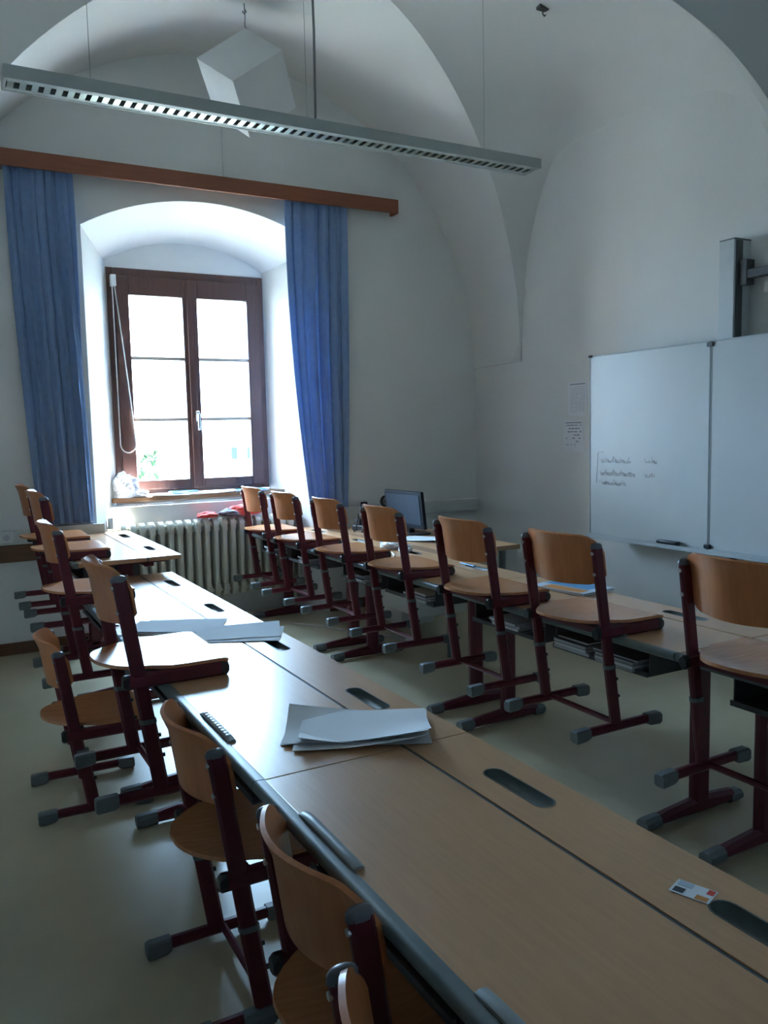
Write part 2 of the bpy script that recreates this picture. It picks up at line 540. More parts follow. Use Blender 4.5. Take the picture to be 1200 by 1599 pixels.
bc = thing('blind_cord', 'beige looped blind cord hanging on left side of brown window frame', 'cord', (1.185, fy0 - .05, 1.22))
pts = []
for k in range(25):
    t = k / 24
    pts.append((-.012 + .0 * t, 0, 1.18 * (1 - t) + .06 * t))
for k in range(1, 13):
    a = math.pi + math.pi * k / 12
    pts.append((.043 + .055 * math.cos(a), 0, .06 + .06 * math.sin(a)))
for k in range(1, 25):
    t = k / 24
    pts.append((.098 - .095 * t ** 1.0, -.012 * math.sin(math.pi * t), .06 + 1.12 * t))
MB().tube(pts, .0042, 6).build('loop', M['cord'], bc, smooth=True)
MB().box(-.022, .014, -.018, .03, 1.17, 1.25).build('bracket', M['white'], bc, bevel=0.004)

# ------------------------------------------------------------------ outside
gr_ = MB().box(-70, 110, 6.6, 130, -4.2, -4.0).build('yard_ground', M['grass']); struct(gr_)
hb = thing('house', 'pale house across the yard seen through the right casement', 'building', (26.0, 58.0, -4.0))
MB().box(-7.5, 13, 0, 9, 0, 19.2).build('wall', M['facade'], hb)
MB().prism([(-8.2, 0), (13.7, 0), (9, 4), (-3.5, 4)], -.6, 9.6, Matrix.Translation((0, 0, 19.1)) @ Matrix(((1, 0, 0, 0), (0, 0, 1, 0), (0, 1, 0, 0), (0, 0, 0, 1)))).build('roof', M['roof'], hb)
for zz in (3.62, 15.4):
    for k in range(13):
        x = -6.97 + 1.20 * k
        w = MB().box(x - .07, x + .52, -.06, .05, zz - .07, zz + .93).build('window', M['white'], hb)
        MB().box(x, x + .45, -.09, -.055, zz, zz + .86).build('pane', M['facadewin'], w)
tr = thing('tree', 'leafy green tree top showing in lower left window pane', 'tree', (4.02, 17.0, -3.7))
tm = MB().tube([(0, 0, -.3), (.05, .02, 1.6), (-.04, 0, 3.0), (.02, 0, 4.3)], [.16, .12, .08, .02], 8)
for k in range(9):
    a = k * 2.4; z = 1.7 + .28 * k
    tm.tube([(0, 0, z), (.5 * math.cos(a), .5 * math.sin(a), z + .35), (.85 * math.cos(a), .85 * math.sin(a), z + .5)], [.05, .03, .012], 6)
tm.build('trunk', M['bark'], tr, smooth=True)
lf = MB()
for k in range(1100):
    a = random.uniform(0, 2 * math.pi); z = random.uniform(1.8, 4.75)
    rad = (1.0 - abs(z - 3.0) / 2.2) * 1.05 * math.sqrt(random.random()) + .05
    if noise.noise(Vector((rad * math.cos(a) * 1.6, rad * math.sin(a) * 1.6, z * 1.6))) < -.08:
        continue
    p = Vector((rad * math.cos(a), rad * math.sin(a), z))
    q = Matrix.Rotation(random.uniform(0, 6.28), 3, 'Z') @ Matrix.Rotation(random.uniform(-1.2, 1.2), 3, 'X')
    s = random.uniform(.05, .10)
    lf.add([p + q @ Vector(v) for v in ((0, -s, 0), (s * .5, 0, .02), (0, s, 0), (-s * .5, 0, .02))], [(0, 1, 2, 3)])
fo = lf.build('foliage', M['leaf'], tr); fo['kind'] = 'stuff'


# ------------------------------------------------------------------ pelmet and curtains
pl = thing('curtain_pelmet', 'long reddish brown wooden pelmet board above the window', 'pelmet', (0.445, WY, 2.93))
PW = 2.68
MB().box(0, PW, -.105, -.087, 0, .098).build('front_board', M['pelmet'], pl, bevel=0.002)
MB().box(0, PW, -.087, 0, .082, .098).build('top_board', M['pelmet'], pl, bevel=0.002)
for x in (0, PW - .018):
    MB().box(x, x + .018, -.087, 0, 0, .082).build('end_board', M['pelmet'], pl, bevel=0.002)
MB().box(.02, PW - .02, -.055, -.035, .060, .082).build('curtain_track', M['white'], pl)


def curtain(name, label, tl, tr, bl, br, ztop, zbot, nf, seed, bow):
    rnd = random.Random(seed)
    ph = [rnd.uniform(0, 6.28) for _ in range(5)]
    NU, NV = nf * 14, 46
    P = []
    for i in range(NU + 1):
        u = i / NU
        col = []
        for j in range(NV + 1):
            v = j / NV
            e = v ** 1.3
            x0 = tl + (bl - tl) * e + bow * math.sin(math.pi * v) ; x1 = tr + (br - tr) * e
            uu = u + .018 * math.sin(5 * u + ph[3] + 2.4 * v)
            amp = .024 + .012 * v + .007 * math.sin(9 * u + ph[0])
            ang = 2 * math.pi * nf * uu + ph[1] + .5 * math.sin(3 * v + ph[2])
            x = x0 + (x1 - x0) * u + .008 * math.sin(2 * ang)
            y = WY - .052 + amp * .8 * math.sin(ang) + .006 * math.sin(2.3 * ang + ph[4])
            col.append((x, y, ztop + (zbot - ztop) * v))
        P.append(col)
    t = thing(name, label, 'curtain', ((tl + tr) / 2, WY - .05, zbot), group='blue curtains')
    m_ = Matrix.Translation((-(tl + tr) / 2, -(WY - .05), -zbot))
    P = [[m_ @ Vector(p) for p in c] for c in P]
    MB().sheet(P, .003).build('cloth', M['curtain'], t, smooth=True, angle=80)
    # hem band along the lower edge
    H_ = [[(p.x, p.y - .0022, p.z) for p in c[-3:]] for c in P]
    MB().sheet(H_, .002).build('hem', M['curtain'], t, smooth=True, angle=80)
    return t


curtain('curtain', 'blue curtain hanging left of the window above left desk row', .462, .845, .545, .872, 2.995, .80, 6, 3, 0.0)
curtain('curtain', 'blue curtain hanging right of the window near the black monitor', 2.235, 2.715, 2.365, 2.665, 2.995, .72, 5, 11, -.03)

# ------------------------------------------------------------------ cable ducts, rail, wall bits
dk = thing('cable_duct', 'white wall cable duct with power socket at left edge', 'cable duct', (X0 + .02, WY, .69))
MB().box(0, .93 - X0 - .02, -.055, -.0005, 0, .095).build('duct_body', M['duct'], dk, bevel=0.004)
MB().box(.0, .90 - X0 - .02, -.059, -.055, .022, .073).build('duct_lid', M['duct'], dk, bevel=0.001)
sk = MB().box(.38, .455, -.066, -.059, .014, .082).build('socket', M['white'], dk, bevel=0.004)
MB().tube([(.4175, -.0605, .048), (.4175, -.0685, .048)], .019, 16).build('socket_well', M['inkfaint'], sk)
db = thing('chair_rail', 'brown wooden chair rail board beneath left cable duct', 'wall rail', (X0 + .02, WY, .58))
MB().box(0, .86 - X0 - .02, -.022, -.0005, 0, .105).build('board', M['base'], db, bevel=0.003)
MB().box(0, .86 - X0 - .02, -.028, -.022, .0, .012).build('lower_lip', M['base'], db, bevel=0.002)
dk2 = thing('cable_duct', 'white wall cable duct in the corner behind the monitor', 'cable duct', (OR_ + .01, WY, .683))
MB().box(0, XR - OR_ - .03, -.055, -.0005, 0, .095).build('duct_body', M['duct'], dk2, bevel=0.004)
MB().box(0.0, XR - OR_ - .05, -.059, -.055, .022, .073).build('duct_lid', M['duct'], dk2, bevel=0.001)
cd = thing('cable_conduit', 'thin white vertical conduit on wall above the pelmet', 'conduit', (1.835, WY, 3.03))
MB().box(-.009, .009, -.014, -.0005, 0, .62).build('channel', M['plaster'], cd, bevel=0.002)
MB().box(-.014, .014, -.02, -.0005, -.0, .035).build('clip', M['duct'], cd, bevel=0.002)

# ------------------------------------------------------------------ radiator
rd = thing('radiator', 'cream cast iron column radiator beneath the window', 'radiator', (1.07, 5.78, 0.16))
RH, RD = .58, .13
fin = MB()
for yy in (-RD / 2 + .022, 0, RD / 2 - .022):
    fin.tube([(0, yy, .05), (0, yy, .10), (0, yy, RH - .10), (0, yy, RH - .05)], [.016, .0195, .0195, .016], 8, flat=.82)
top = [(0, (RD / 2 - .004) * math.cos(a), RH - .06 + .055 * math.sin(a)) for a in [math.pi * k / 12 for k in range(13)]]
for s in (1, -1):
    rings = []
    for k in range(13):
        a = math.pi * k / 12
        yo = (RD / 2 - .002) * math.cos(a)
        zo = (RH - .06 + .055 * math.sin(a)) if s > 0 else (.06 - .055 * math.sin(a))
        zi = (RH - .095) if s > 0 else .095
        w = .0192
        rings.append([Vector((-w, yo, zo)), Vector((w, yo, zo)), Vector((w, yo, zi)), Vector((-w, yo, zi))])
    fin.loft(rings)
finm = fin.mesh('fin', M['radiator'], bevel=0.006, seg=2, smooth=True)
NF = 21
for k in range(NF):
    o = link(bpy.data.objects.new('fin', finm), rd); o.location = (.03 + k * .0645, 0, 0)
MB().tube([(.0, 0, RH - .05), (NF * .0645 + .01, 0, RH - .05)], .016, 10).tube([(.0, 0, .05), (NF * .0645 + .01, 0, .05)], .016, 10).build('connecting_pipe', M['radiator'], rd, smooth=True)
MB().tube([(.0, 0, RH - .05), (-.035, 0, RH - .05), (-.045, 0, RH - .065), (-.045, 0, -.155)], .011, 10).build('riser_pipe', M['radiator'], rd, smooth=True)
MB().tube([(-.045, 0, RH - .03), (-.045, 0, RH + .045)], [.022, .018], 12).build('valve', M['white'], rd, smooth=True)
for x in (.09, 1.28):
    MB().box(x - .012, x + .012, -.04, .04, -.16, .06).build('foot', M['radiator'], rd, bevel=0.004)


def crumple(name, label, cat, loc, size, mat_, seed, rough=.35, sub=4, rz=0.0, flat=True):
    bm = bmesh.new(); bmesh.ops.create_icosphere(bm, subdivisions=sub, radius=1.0)
    off = Vector((seed * 3.1, seed * 1.7, seed))
    for v in bm.verts:
        p = v.co.copy()
        d = 1 + rough * (noise.noise(p * 1.6 + off) * .8 + abs(noise.noise(p * 3.6 + off)) * .7 + abs(noise.noise(p * 8 + off)) * .3)
        q = p * d
        v.co = Vector((q.x * size[0], q.y * size[1], max(-.72, q.z) * size[2]))
    zmin = min(v.co.z for v in bm.verts)
    for v in bm.verts:
        v.co.z -= zmin
    for fc in bm.faces:
        fc.smooth = False
    me = bpy.data.meshes.new(name); bm.to_mesh(me); bm.free(); me.materials.append(mat_)
    o = link(bpy.data.objects.new(name, me)); o.location = loc; o.rotation_euler = (0, 0, rz)
    return tag(o, label, cat)


crumple('plastic_bag', 'crumpled white plastic bag in left corner of window sill', 'bag', (1.178, 5.99, .903), (.078, .072, .092), M['bag'], 2, .38)
crumple('crumpled_paper', 'small crumpled white paper beside plastic bag on sill', 'paper', (1.285, 6.0, .903), (.055, .05, .026), M['bag'], 5, .4, sub=3)
crumple('cloth', 'red cloth lump lying on right end of radiator', 'cloth', (1.98, 5.78, .742), (.115, .06, .045), M['red'], 8, .4, sub=3)
crumple('cloth', 'small red cloth scrap on middle of radiator', 'cloth', (1.70, 5.77, .742), (.07, .05, .022), M['red'], 9, .5, sub=3)
crumple('cloth', 'dark mauve cloth heap between red cloths on radiator', 'cloth', (1.865, 5.765, .742), (.07, .055, .03), M['darkcloth'], 13, .4, sub=3)


def sheets(name, label, cat, loc, rz, w, h, n_, mat_, seed, spread=.02, curl=.006, group=None, th=.0006):
    rnd = random.Random(seed)
    t = thing(name, label, cat, loc, rz, group)
    for k in range(n_):
        dx, dy, a = rnd.uniform(-spread, spread), rnd.uniform(-spread, spread), rnd.uniform(-.12, .12) * spread / .02
        z0 = .0006 + k * .0022
        R_ = Matrix.Rotation(a, 3, 'Z')
        P = []
        cx_, cy_ = rnd.choice((-1, 1)), rnd.choice((-1, 1))
        for i in range(9):
            c = []
            for j in range(9):
                u, v = i / 8 - .5, j / 8 - .5
                z = z0 + curl * max(0, (u * cx_ + v * cy_) - .3) ** 1.5 * 3 + .0006 * math.sin(u * 9 + k)
                p = R_ @ Vector((u * w, v * h, 0))
                c.append((p.x + dx, p.y + dy, z + .0006))
            P.append(c)
        MB().sheet(P, th).build('sheet', mat_, t, smooth=True)
    return t


sheets('paper_stack', 'white papers fanned on the middle of window sill', 'papers', (1.50, 6.005, .9025), .1, .26, .15, 3, M['paper'], 4)
sheets('paper_stack', 'white papers on right half of window sill', 'papers', (1.86, 6.0, .9025), -.1, .24, .15, 3, M['paper'], 6)
nb = thing('folder', 'blue folder lying on papers at window sill middle', 'folder', (1.60, 6.015, .913), .1)
MB().box(-.10, .10, -.05, .05, 0, .003).box(-.10, .10, -.05, .05, .012, .015).box(-.10, -.097, -.05, .05, 0, .015).build('cover', M['blue'], nb, bevel=0.001)
MB().box(-.096, .098, -.048, .048, .003, .012).build('pages', M['paper'], nb)
nb2 = thing('folder', 'light blue folder at right end of window sill', 'folder', (2.12, 6.005, .903), -.08)
MB().box(-.12, .12, -.06, .06, 0, .003).box(-.12, .12, -.06, .06, .011, .014).box(-.12, -.117, -.06, .06, 0, .014).build('cover', M['blue'], nb2, bevel=0.001)
MB().box(-.116, .118, -.058, .058, .003, .011).build('pages', M['paper'], nb2)


# ------------------------------------------------------------------ desks
def stadium(cx, cy, w, l, n_=8):
    r = w / 2; h = l / 2 - r
    pts = [(cx + r * math.cos(math.pi * k / n_), cy + h + r * math.sin(math.pi * k / n_)) for k in range(n_ + 1)]
    pts += [(cx - r * math.cos(math.pi * k / n_), cy - h - r * math.sin(math.pi * k / n_)) for k in range(n_ + 1)]
    return pts


TD = .517


def make_desk(Ld, top, label, group, loc, offs=(.345, 1.015), ribs=True):
    t = thing('school_desk', label, 'desk', loc, 0, group)
    th = .022
    # hinged front flap with grey edge profile and two grips
    fp = MB().box(.018, .346, .0015, Ld - .0015, top - th, top).build('desk_flap', M['laminate'], t, bevel=0.0015)
    pr = []
    for yv in (.0015, Ld - .0015):
        pr.append([Vector((x, yv, z)) for x, z in ((.018, top - .026), (-.002, top - .024), (-.010, top - .016), (-.010, top - .006), (-.005, top + .001), (.004, top + .002), (.018, top + .0008))])
    MB().loft(pr).build('edge_profile', M['edge'], t, smooth=True, angle=60)
    for oy in offs:
        g = MB()
        rings = []
        for k in range(9):
            y = oy - .112 + .224 * k / 8
            s = 1.0 if 0 < k < 8 else .55
            rings.append([Vector((.026 + a * .010, y, top + .0002 + b * .010 * s)) for a, b in ((-1, 0), (-1, .6), (-.5, 1), (.5, 1), (1, .55), (1, 0))])
        g.loft(rings)
        go = g.build('grip', M['gripgrey'], fp, smooth=True, angle=50)
        rb = MB()
        for k in range(11 if ribs else 0):
            y = oy - .09 + .018 * k
            rb.box(.020, .030, y, y + .006, top + .0095, top + .0112)
        if ribs:
            rb.build('grip_ribs', M['gripgrey'], fp)
    # fixed rear strip with two recessed pencil trays
    MB().box(.3465, .3535, .002, Ld - .002, top - .016, top - .0025).build('hinge_strip', M['hinge'], t)
    outl = [(.354, .0015), (TD, .0015), (TD, Ld - .0015), (.354, Ld - .0015)]
    holes = [stadium(.434, oy, .046, .20) for oy in offs]
    loops = [outl] + holes
    flat = [p for l in loops for p in l]
    tris = tessellate_polygon([[Vector((p[0], p[1], 0)) for p in l] for l in loops])
    nn = len(flat)
    vs = [(p[0], p[1], top) for p in flat] + [(p[0], p[1], top - th) for p in flat]
    fs = [tuple(q) for q in tris] + [tuple(nn + i for i in reversed(q)) for q in tris]
    k = 0
    for l in loops:
        for i in range(len(l)):
            a, b = k + i, k + (i + 1) % len(l)
            fs.append((a, b, nn + b, nn + a))
        k += len(l)
    st = MB().add(vs, fs).build('rear_strip', M['laminate'], t)
    for oy in offs:
        o1, o2, o3 = stadium(.434, oy, .048, .202), stadium(.434, oy, .042, .196), stadium(.434, oy, .026, .18)
        rings = [[Vector((p[0], p[1], top - .024)) for p in o1], [Vector((p[0], p[1], top + .0006)) for p in o1], [Vector((p[0], p[1], top + .0006)) for p in o2],
                 [Vector((p[0], p[1], top - .012)) for p in stadium(.434, oy, .038, .192)], [Vector((p[0], p[1], top - .017)) for p in o3]]
        MB().loft(rings).build('pencil_tray', M['tray'], st, smooth=True, angle=50)
    # under frame
    MB().box(.352, .40, .10, Ld - .10, top - .062, top - th - .001).build('cross_beam', M['maroon'], t, bevel=0.004)
    for yv in (.125, Ld - .125):
        MB().bar([(.26, yv, .03), (.26, yv, top - .03)], .075, .042).build('leg', M['maroon'], t, smooth=True, angle=40)
        MB().box(.05, .47, yv - .018, yv + .018, top - .044, top - th - .0005).build('support_arm', M['maroon'], t, bevel=0.003)
        ft = MB().rail_x([(.045, yv, .024, .55), (.10, yv, .027, .75), (.24, yv, .033, 1.0), (.30, yv, .033, 1.0), (.42, yv, .028, .75)], .056, .042).build('foot', M['maroon'], t, smooth=True, angle=40)
        MB().rail_x([(-.008, yv, .022, .85), (-.002, yv, .022, 1.0), (.062, yv, .0235, 1.06)], .042, .048).build('end_cap', M['greyplastic'], ft, smooth=True, angle=40)
        MB().rail_x([(.405, yv, .023, 1.06), (.455, yv, .022, 1.0), (.462, yv, .022, .85)], .042, .048).build('end_cap', M['greyplastic'], ft, smooth=True, angle=40)
        MB().tube([(.26, yv - .024, top - .10), (.26, yv + .024, top - .10)], .008, 10).build('bolt', M['bolt'], t, smooth=True)
    # two book shelves
    for a, b in ((.16, Ld / 2 - .03), (Ld / 2 + .03, Ld - .16)):
        sh = MB()
        sh.box(.045, .34, a, b, top - .125, top - .119)
        sh.box(.334, .34, a, b, top - .119, top - .045)
        sh.box(.06, .334, a, a + .005, top - .119, top - .03).box(.06, .334, b - .005, b, top - .119, top - .03)
        sh.box(.045, .052, a, b, top - .119, top - .108)
        sh.build('book_shelf', M['shelf'], t, bevel=0.001)
    return t


NX = .529
LF = 1.356
DESKT = .625
dg = 'front row of desks'
d1 = make_desk(LF, DESKT, 'nearest beech desk of left row with a small sticker on it', dg, (NX, .180, 0), (.50, 1.06), False)


def desk_copy(src, loc, label, group):
    o = copy_tree(src); o.location = loc; o['label'] = label; o['group'] = group
    return o


d2 = make_desk(LF, DESKT, 'beech desk of left row carrying the fanned white paper stack', dg, (NX, 1.536, 0))
desk_copy(d2, (NX, 2.892, 0), 'third desk of left row, its top glaring white from the window', dg)
make_desk(LF - .03, .725, 'slightly higher end desk of left row against the window wall', dg, (.560, 4.155, 0))
RXN = 1.965
LR = 1.318
rg = 'right row of desks'
r1 = make_desk(LR, DESKT, 'nearest desk of right row at the right picture edge', rg, (RXN, .420, 0))
desk_copy(r1, (RXN, 1.740, 0), 'right row desk with a blue magazine lying on it', rg)
desk_copy(r1, (RXN, 3.060, 0), 'third desk of right row, before the monitor on the teacher table', rg)
desk_copy(r1, (RXN, 4.380, 0), 'end desk of right row reaching the radiator', rg)
bpy.context.view_layer.update()


# ------------------------------------------------------------------ chairs
HW = .182     # half distance between the side frames


def post_x(z):
    if z < .235:
        return -.034 * (z / .235)
    return -.034 - .060 * (z - .235) / .42


def make_chair(drop, label, group):
    t = thing('school_chair', label, 'chair', (0, 0, 0), 0, group)
    d = -drop
    for s in (-1, 1):
        y = HW * s
        ru = MB().rail_x([(-.15, y, .026), (.165, y, .026)], .030, .027).build('runner', M['maroon'], t, smooth=True, angle=40)
        for xa, sg in ((-.188, 1), (.198, -1)):
            c = MB().rail_x([(xa, y, .022, .8), (xa + .006 * sg, y, .0215, 1), (xa + .05 * sg, y, .0235, .95), (xa + .062 * sg, y, .0265, .8)], .043, .034, .16)
            c.build('end_cap', M['greyplastic'], ru, smooth=True, angle=40)
        MB().bar([(post_x(.02), y, .022), (post_x(.24), y, .24)], .043, .024).build('leg', M['maroon'], t, smooth=True, angle=40)
        MB().bar([(post_x(.230), y, .230), (post_x(.243), y, .243)], .047, .028).build('collar', M['greyplastic'], t, smooth=True, angle=40)
        for zz in (.13, .19):
            MB().tube([(post_x(zz) + .021, y, zz), (post_x(zz) + .028, y, zz)], .006, 8).build('bolt', M['black'], t, smooth=True)
        path = [(post_x(z), y, z + d) for z in (.20, .33, .45, .56, .645)]
        bp = MB().bar(path, .041, .021).build('back_post', M['maroon'], t, smooth=True, angle=40)
        x = post_x(.65)
        rings = []
        for zz, sc in ((.641, 1.0), (.649, 1.0), (.656, .8), (.659, .45)):
            rings.append([Vector((x + .0225 * sc * math.cos(a), y + .0130 * sc * math.sin(a), zz + d)) for a in [2 * math.pi * k / 12 for k in range(12)]])
        MB().loft(rings).build('post_cap', M['capgrey'], bp, smooth=True, angle=60)
        for zz in (.555, .625):
            MB().tube([(post_x(zz) - .019, y, zz + d), (post_x(zz) - .024, y, zz + d)], .006, 8).build('bolt', M['bolt'], bp, smooth=True)
        yi = y - s * .001
        rl = MB().rail_x([(-.088, yi, .3555 + d), (.190, yi, .3555 + d)], .042, .025).build('seat_rail', M['maroon'], t, smooth=True, angle=40)
        MB().rail_x([(-.098, yi, .3555 + d, .7), (-.092, yi, .3555 + d, 1.0), (-.080, yi, .3555 + d, 1.0)], .042, .027).build('end_cap', M['black'], rl, smooth=True, angle=40)
        MB().rail_x([(.184, yi, .3555 + d, 1.0), (.201, yi, .3555 + d, 1.0), (.207, yi, .3555 + d, .7)], .042, .027).build('end_cap', M['black'], rl, smooth=True, angle=40)
    MB().tube([(.012, -HW, .030), (.012, HW, .030)], .0105, 8).build('stretcher', M['maroon'], t, smooth=True)
    MB().box(-.045, -.015, -HW, HW, .338 + d, .362 + d).box(.12, .15, -HW, HW, .338 + d, .362 + d).build('seat_crossbar', M['maroon'], t, bevel=0.004)
    # moulded seat
    P = []
    NU, NV = 16, 20
    for i in range(NU + 1):
        u = -1 + 2 * i / NU
        col = []
        for j in range(NV + 1):
            v = j / NV
            xr = -.150 + .105 * abs(u) ** 2.4
            x = xr + (.206 - xr) * v
            sm = min(1, max(0, (x + .035) / .085)); sm = sm * sm * (3 - 2 * sm)
            w = .160 + .030 * sm
            yy = u * w
            z = .3825 + d + .007 * abs(u) ** 3 * max(0, .5 - v) - .006 * math.exp(-((x - .0) / .09) ** 2) * (1 - u * u) + .010 * max(0, (-.04 - x) / .11) ** 2
            if x > .18:
                k = (x - .18) / .026
                z -= .005 * k * k
            col.append((x, yy, z))
        P.append(col)
    MB().sheet(P, .010).build('seat', M['ply'], t, smooth=True, angle=60)
    # curved backrest
    P = []
    NU, NV = 22, 10
    for i in range(NU + 1):
        u = -1 + 2 * i / NU
        col = []
        zt = .684 - .035 * max(0, abs(u) - .72) ** 2 / .0784 - .006 * u * u
        zb = .510 + .030 * max(0, abs(u) - .72) ** 2 / .0784 + .008 * u * u
        for j in range(NV + 1):
            v = j / NV
            z = zb + (zt - zb) * v
            x = post_x(z) + .0275 - .072 * (1 - abs(u) ** 1.9) - .010 * (v - .5) ** 2 * 0 - .012 * max(0, v - .75) / .25
            col.append((x, u * .186, z + d))
        P.append(col)
    MB().sheet(P, .0095).build('backrest', M['plyback'], t, smooth=True, angle=60)
    return t


LIFT = DESKT - .3345
hg_r = 'chairs hung on the right desk row'
hg_l = 'chairs hung on the left desk row'
right_chairs = [
    (2.005, 5.40, 'chair hung on right row in front of the radiator, farthest one'),
    (1.985, 4.77, 'chair hung on right row, second counted from the radiator'),
    (1.985, 4.135, 'chair hung on right row, third counted from the radiator'),
    (1.980, 3.49, 'chair hung on right row whose backrest overlaps the monitor'),
    (1.955, 2.755, 'chair hung on right row just left of the magazine chair'),
    (1.970, 2.175, 'chair hung on right row with magazine behind its near post'),
    (1.950, 1.435, 'nearest chair hung on right row, cut by the right picture edge'),
]
proto = None
for i, (x, y, lab) in enumerate(right_chairs):
    if proto is None:
        proto = make_chair(0.0, lab, hg_r); o = proto
    else:
        o = copy_tree(proto)
    o.location = (x, y, LIFT); o['label'] = lab; o['group'] = hg_r
    o.rotation_euler = (0, 0, random.uniform(-.02, .02))
left_chairs = [
    (.513, 2.485, LIFT, 'chair hung on left row with glaring white seat'),
    (.520, 3.80, LIFT, 'chair hung on left row behind the glaring seat chair'),
    (.545, 4.46, LIFT + .10, 'chair hung on raised end desk, nearer of the two'),
    (.545, 5.06, LIFT + .10, 'chair hung on raised end desk, closest to left wall'),
]
for x, y, z, lab in left_chairs:
    o = copy_tree(proto); o.location = (x, y, z); o['label'] = lab; o['group'] = hg_l
    o.rotation_euler = (0, 0, random.uniform(-.015, .015))
fgp = 'chairs standing on the floor at the left desk row'
for x, y, rz, lab in ((.578, 1.85, .0, 'floor chair pushed under left row beneath the first grip bar'),
                      (.578, 1.17, .0, 'floor chair pushed under nearest desk with large backrest in foreground'),
                      (.500, .70, .0, 'floor chair mostly cut off by bottom picture edge')):
    o = copy_tree(proto); o.location = (x, y, 0); o.rotation_euler = (0, 0, rz); o['label'] = lab; o['group'] = fgp
low = make_chair(.06, 'low chair standing on the floor, leftmost one, below the hung chairs', fgp)
low.location = (.425, 3.14, 0); low.rotation_euler = (0, 0, -.03)

# ------------------------------------------------------------------ things on the desks
sheets('paper_stack', 'fanned stack of white papers on left row desk', 'papers', (.83, 1.685, DESKT + .0005), math.radians(-33), .30, .205, 6, M['paper'], 21, spread=.022, curl=.014)
for (x, y, rz, lab, sd) in ((.745, 2.985, -.55, 'white loose sheets with painted shade across left row behind glaring chair', 31),
                            (.905, 2.76, -.50, 'white loose sheets with painted shade overlapping a pencil tray of left row', 37)):
    sheets('loose_paper', lab, 'papers', (x, y, DESKT + .0015), rz, .297, .21, 2, M['papershade'], sd, spread=.025, curl=.004)

st = thing('sticker', 'small colourful card sticker beside pencil tray of nearest desk', 'sticker', (.960, .812, DESKT + .0003), math.radians(20))
MB().box(-.020, .020, -.030, .030, 0, .0008).build('card', M['paper'], st)
MB().box(-.018, -.006, -.026, -.008, .0008, .0012).build('print_orange', M['orange'], st)
MB().box(.004, .018, .004, .026, .0008, .0012).build('print_blue', M['paperblue'], st)
MB().box(-.016, -.002, .010, .026, .0008, .0012).build('print_dark', M['shelf'], st)
MB().box(.004, .018, -.028, -.018, .0008, .0012).build('print_red', M['red'], st)

mg = thing('magazine', 'blue and white magazine lying on right row desk', 'magazine', (2.405, 2.705, DESKT + .0006), math.radians(8))
MB().box(-.10, .10, -.145, .145, 0, .011).build('pages', M['paper'], mg, bevel=0.002)
MB().box(-.102, .103, -.147, .147, .011, .0125).build('cover', M['paperblue'], mg)
MB().box(-.02, .095, -.10, .135, .0125, .0129).build('cover_picture', M['blue'], mg)
MB().box(-.095, -.03, -.12, .09, .0125, .0129).build('cover_strip', M['orange'], mg)

crumple('tissue', 'crumpled white tissue on right row desk in front of the monitor', 'tissue', (2.385, 4.30, DESKT + .001), (.055, .08, .030), M['bag'], 17, .5, sub=3)
crumple('tissue', 'smaller white tissue at near side of big tissue', 'tissue', (2.39, 4.13, DESKT + .001), (.035, .045, .022), M['bag'], 19, .5, sub=3)


def pencil(name, label, loc, rz, length, r, mat_, tipmat):
    t = thing(name, label, 'pen', loc, rz, 'pens on the right row')
    MB().tube([(0, -length / 2, r), (0, length / 2 - .02, r)], r, 8).build('barrel', mat_, t, smooth=True)
    MB().tube([(0, length / 2 - .02, r), (0, length / 2, r)], [r, .0008], 8).build('tip', tipmat, t, smooth=True)


pencil('pen', 'white pen lying in front of tray on third right desk', (2.30, 3.72, DESKT + .0004), -.35, .17, .004, M['paper'], M['ink'])
pencil('pen', 'light blue pen in the pencil tray of third right desk', (2.395, 3.50, DESKT + .0012), -.05, .15, .0045, M['blue'], M['ink'])
pencil('pen', 'white pen near tissue on right row desk', (2.27, 4.06, DESKT + .0004), -.4, .16, .004, M['paper'], M['ink'])

# books in the shelves of the right row
sp = [(1.740, .30, 'grey'), (1.740, .92, 'white'), (3.060, .30, 'white'), (3.060, .95, 'grey'), (4.380, .35, 'white'), (4.380, .95, 'white'), (1.740, .52, 'white')]
labs = ['thin books under seat of magazine chair, near shelf end', 'book bundle in shelf of magazine desk, far side', 'books in shelf of third right desk, near side', 'books in shelf of third right desk, far side',
        'papers in shelf of end right desk, near side', 'papers in shelf of end right desk by radiator', 'slim white notebook in shelf of magazine desk']
for k, ((yd, off, kind), lab) in enumerate(zip(sp, labs)):
    t = thing('book_bundle', lab, 'books', (RXN + .04, yd + off - .0, DESKT - .1185), 0, 'books in the desk shelves')
    rnd = random.Random(50 + k)
    z = 0
    for q in range(4):
        h = rnd.uniform(.006, .014)
        w = rnd.uniform(.16, .21); dp = rnd.uniform(.20, .26)
        sh = rnd.uniform(-.015, .01)
        b = MB().box(sh + .0, sh + dp, -w / 2, w / 2, z + .0012, z + h - .0012).build('pages', M['paper'] if q % 2 else M['inkfaint'], t)
        MB().box(sh - .002, sh + dp, -w / 2 - .002, w / 2 + .002, z, z + .0012).box(sh - .002, sh + dp, -w / 2 - .002, w / 2 + .002, z + h - .0012, z + h).build('cover', rnd.choice((M['paperblue'], M['shelf'], M['duct'], M['darkcloth'])), b)
        z += h

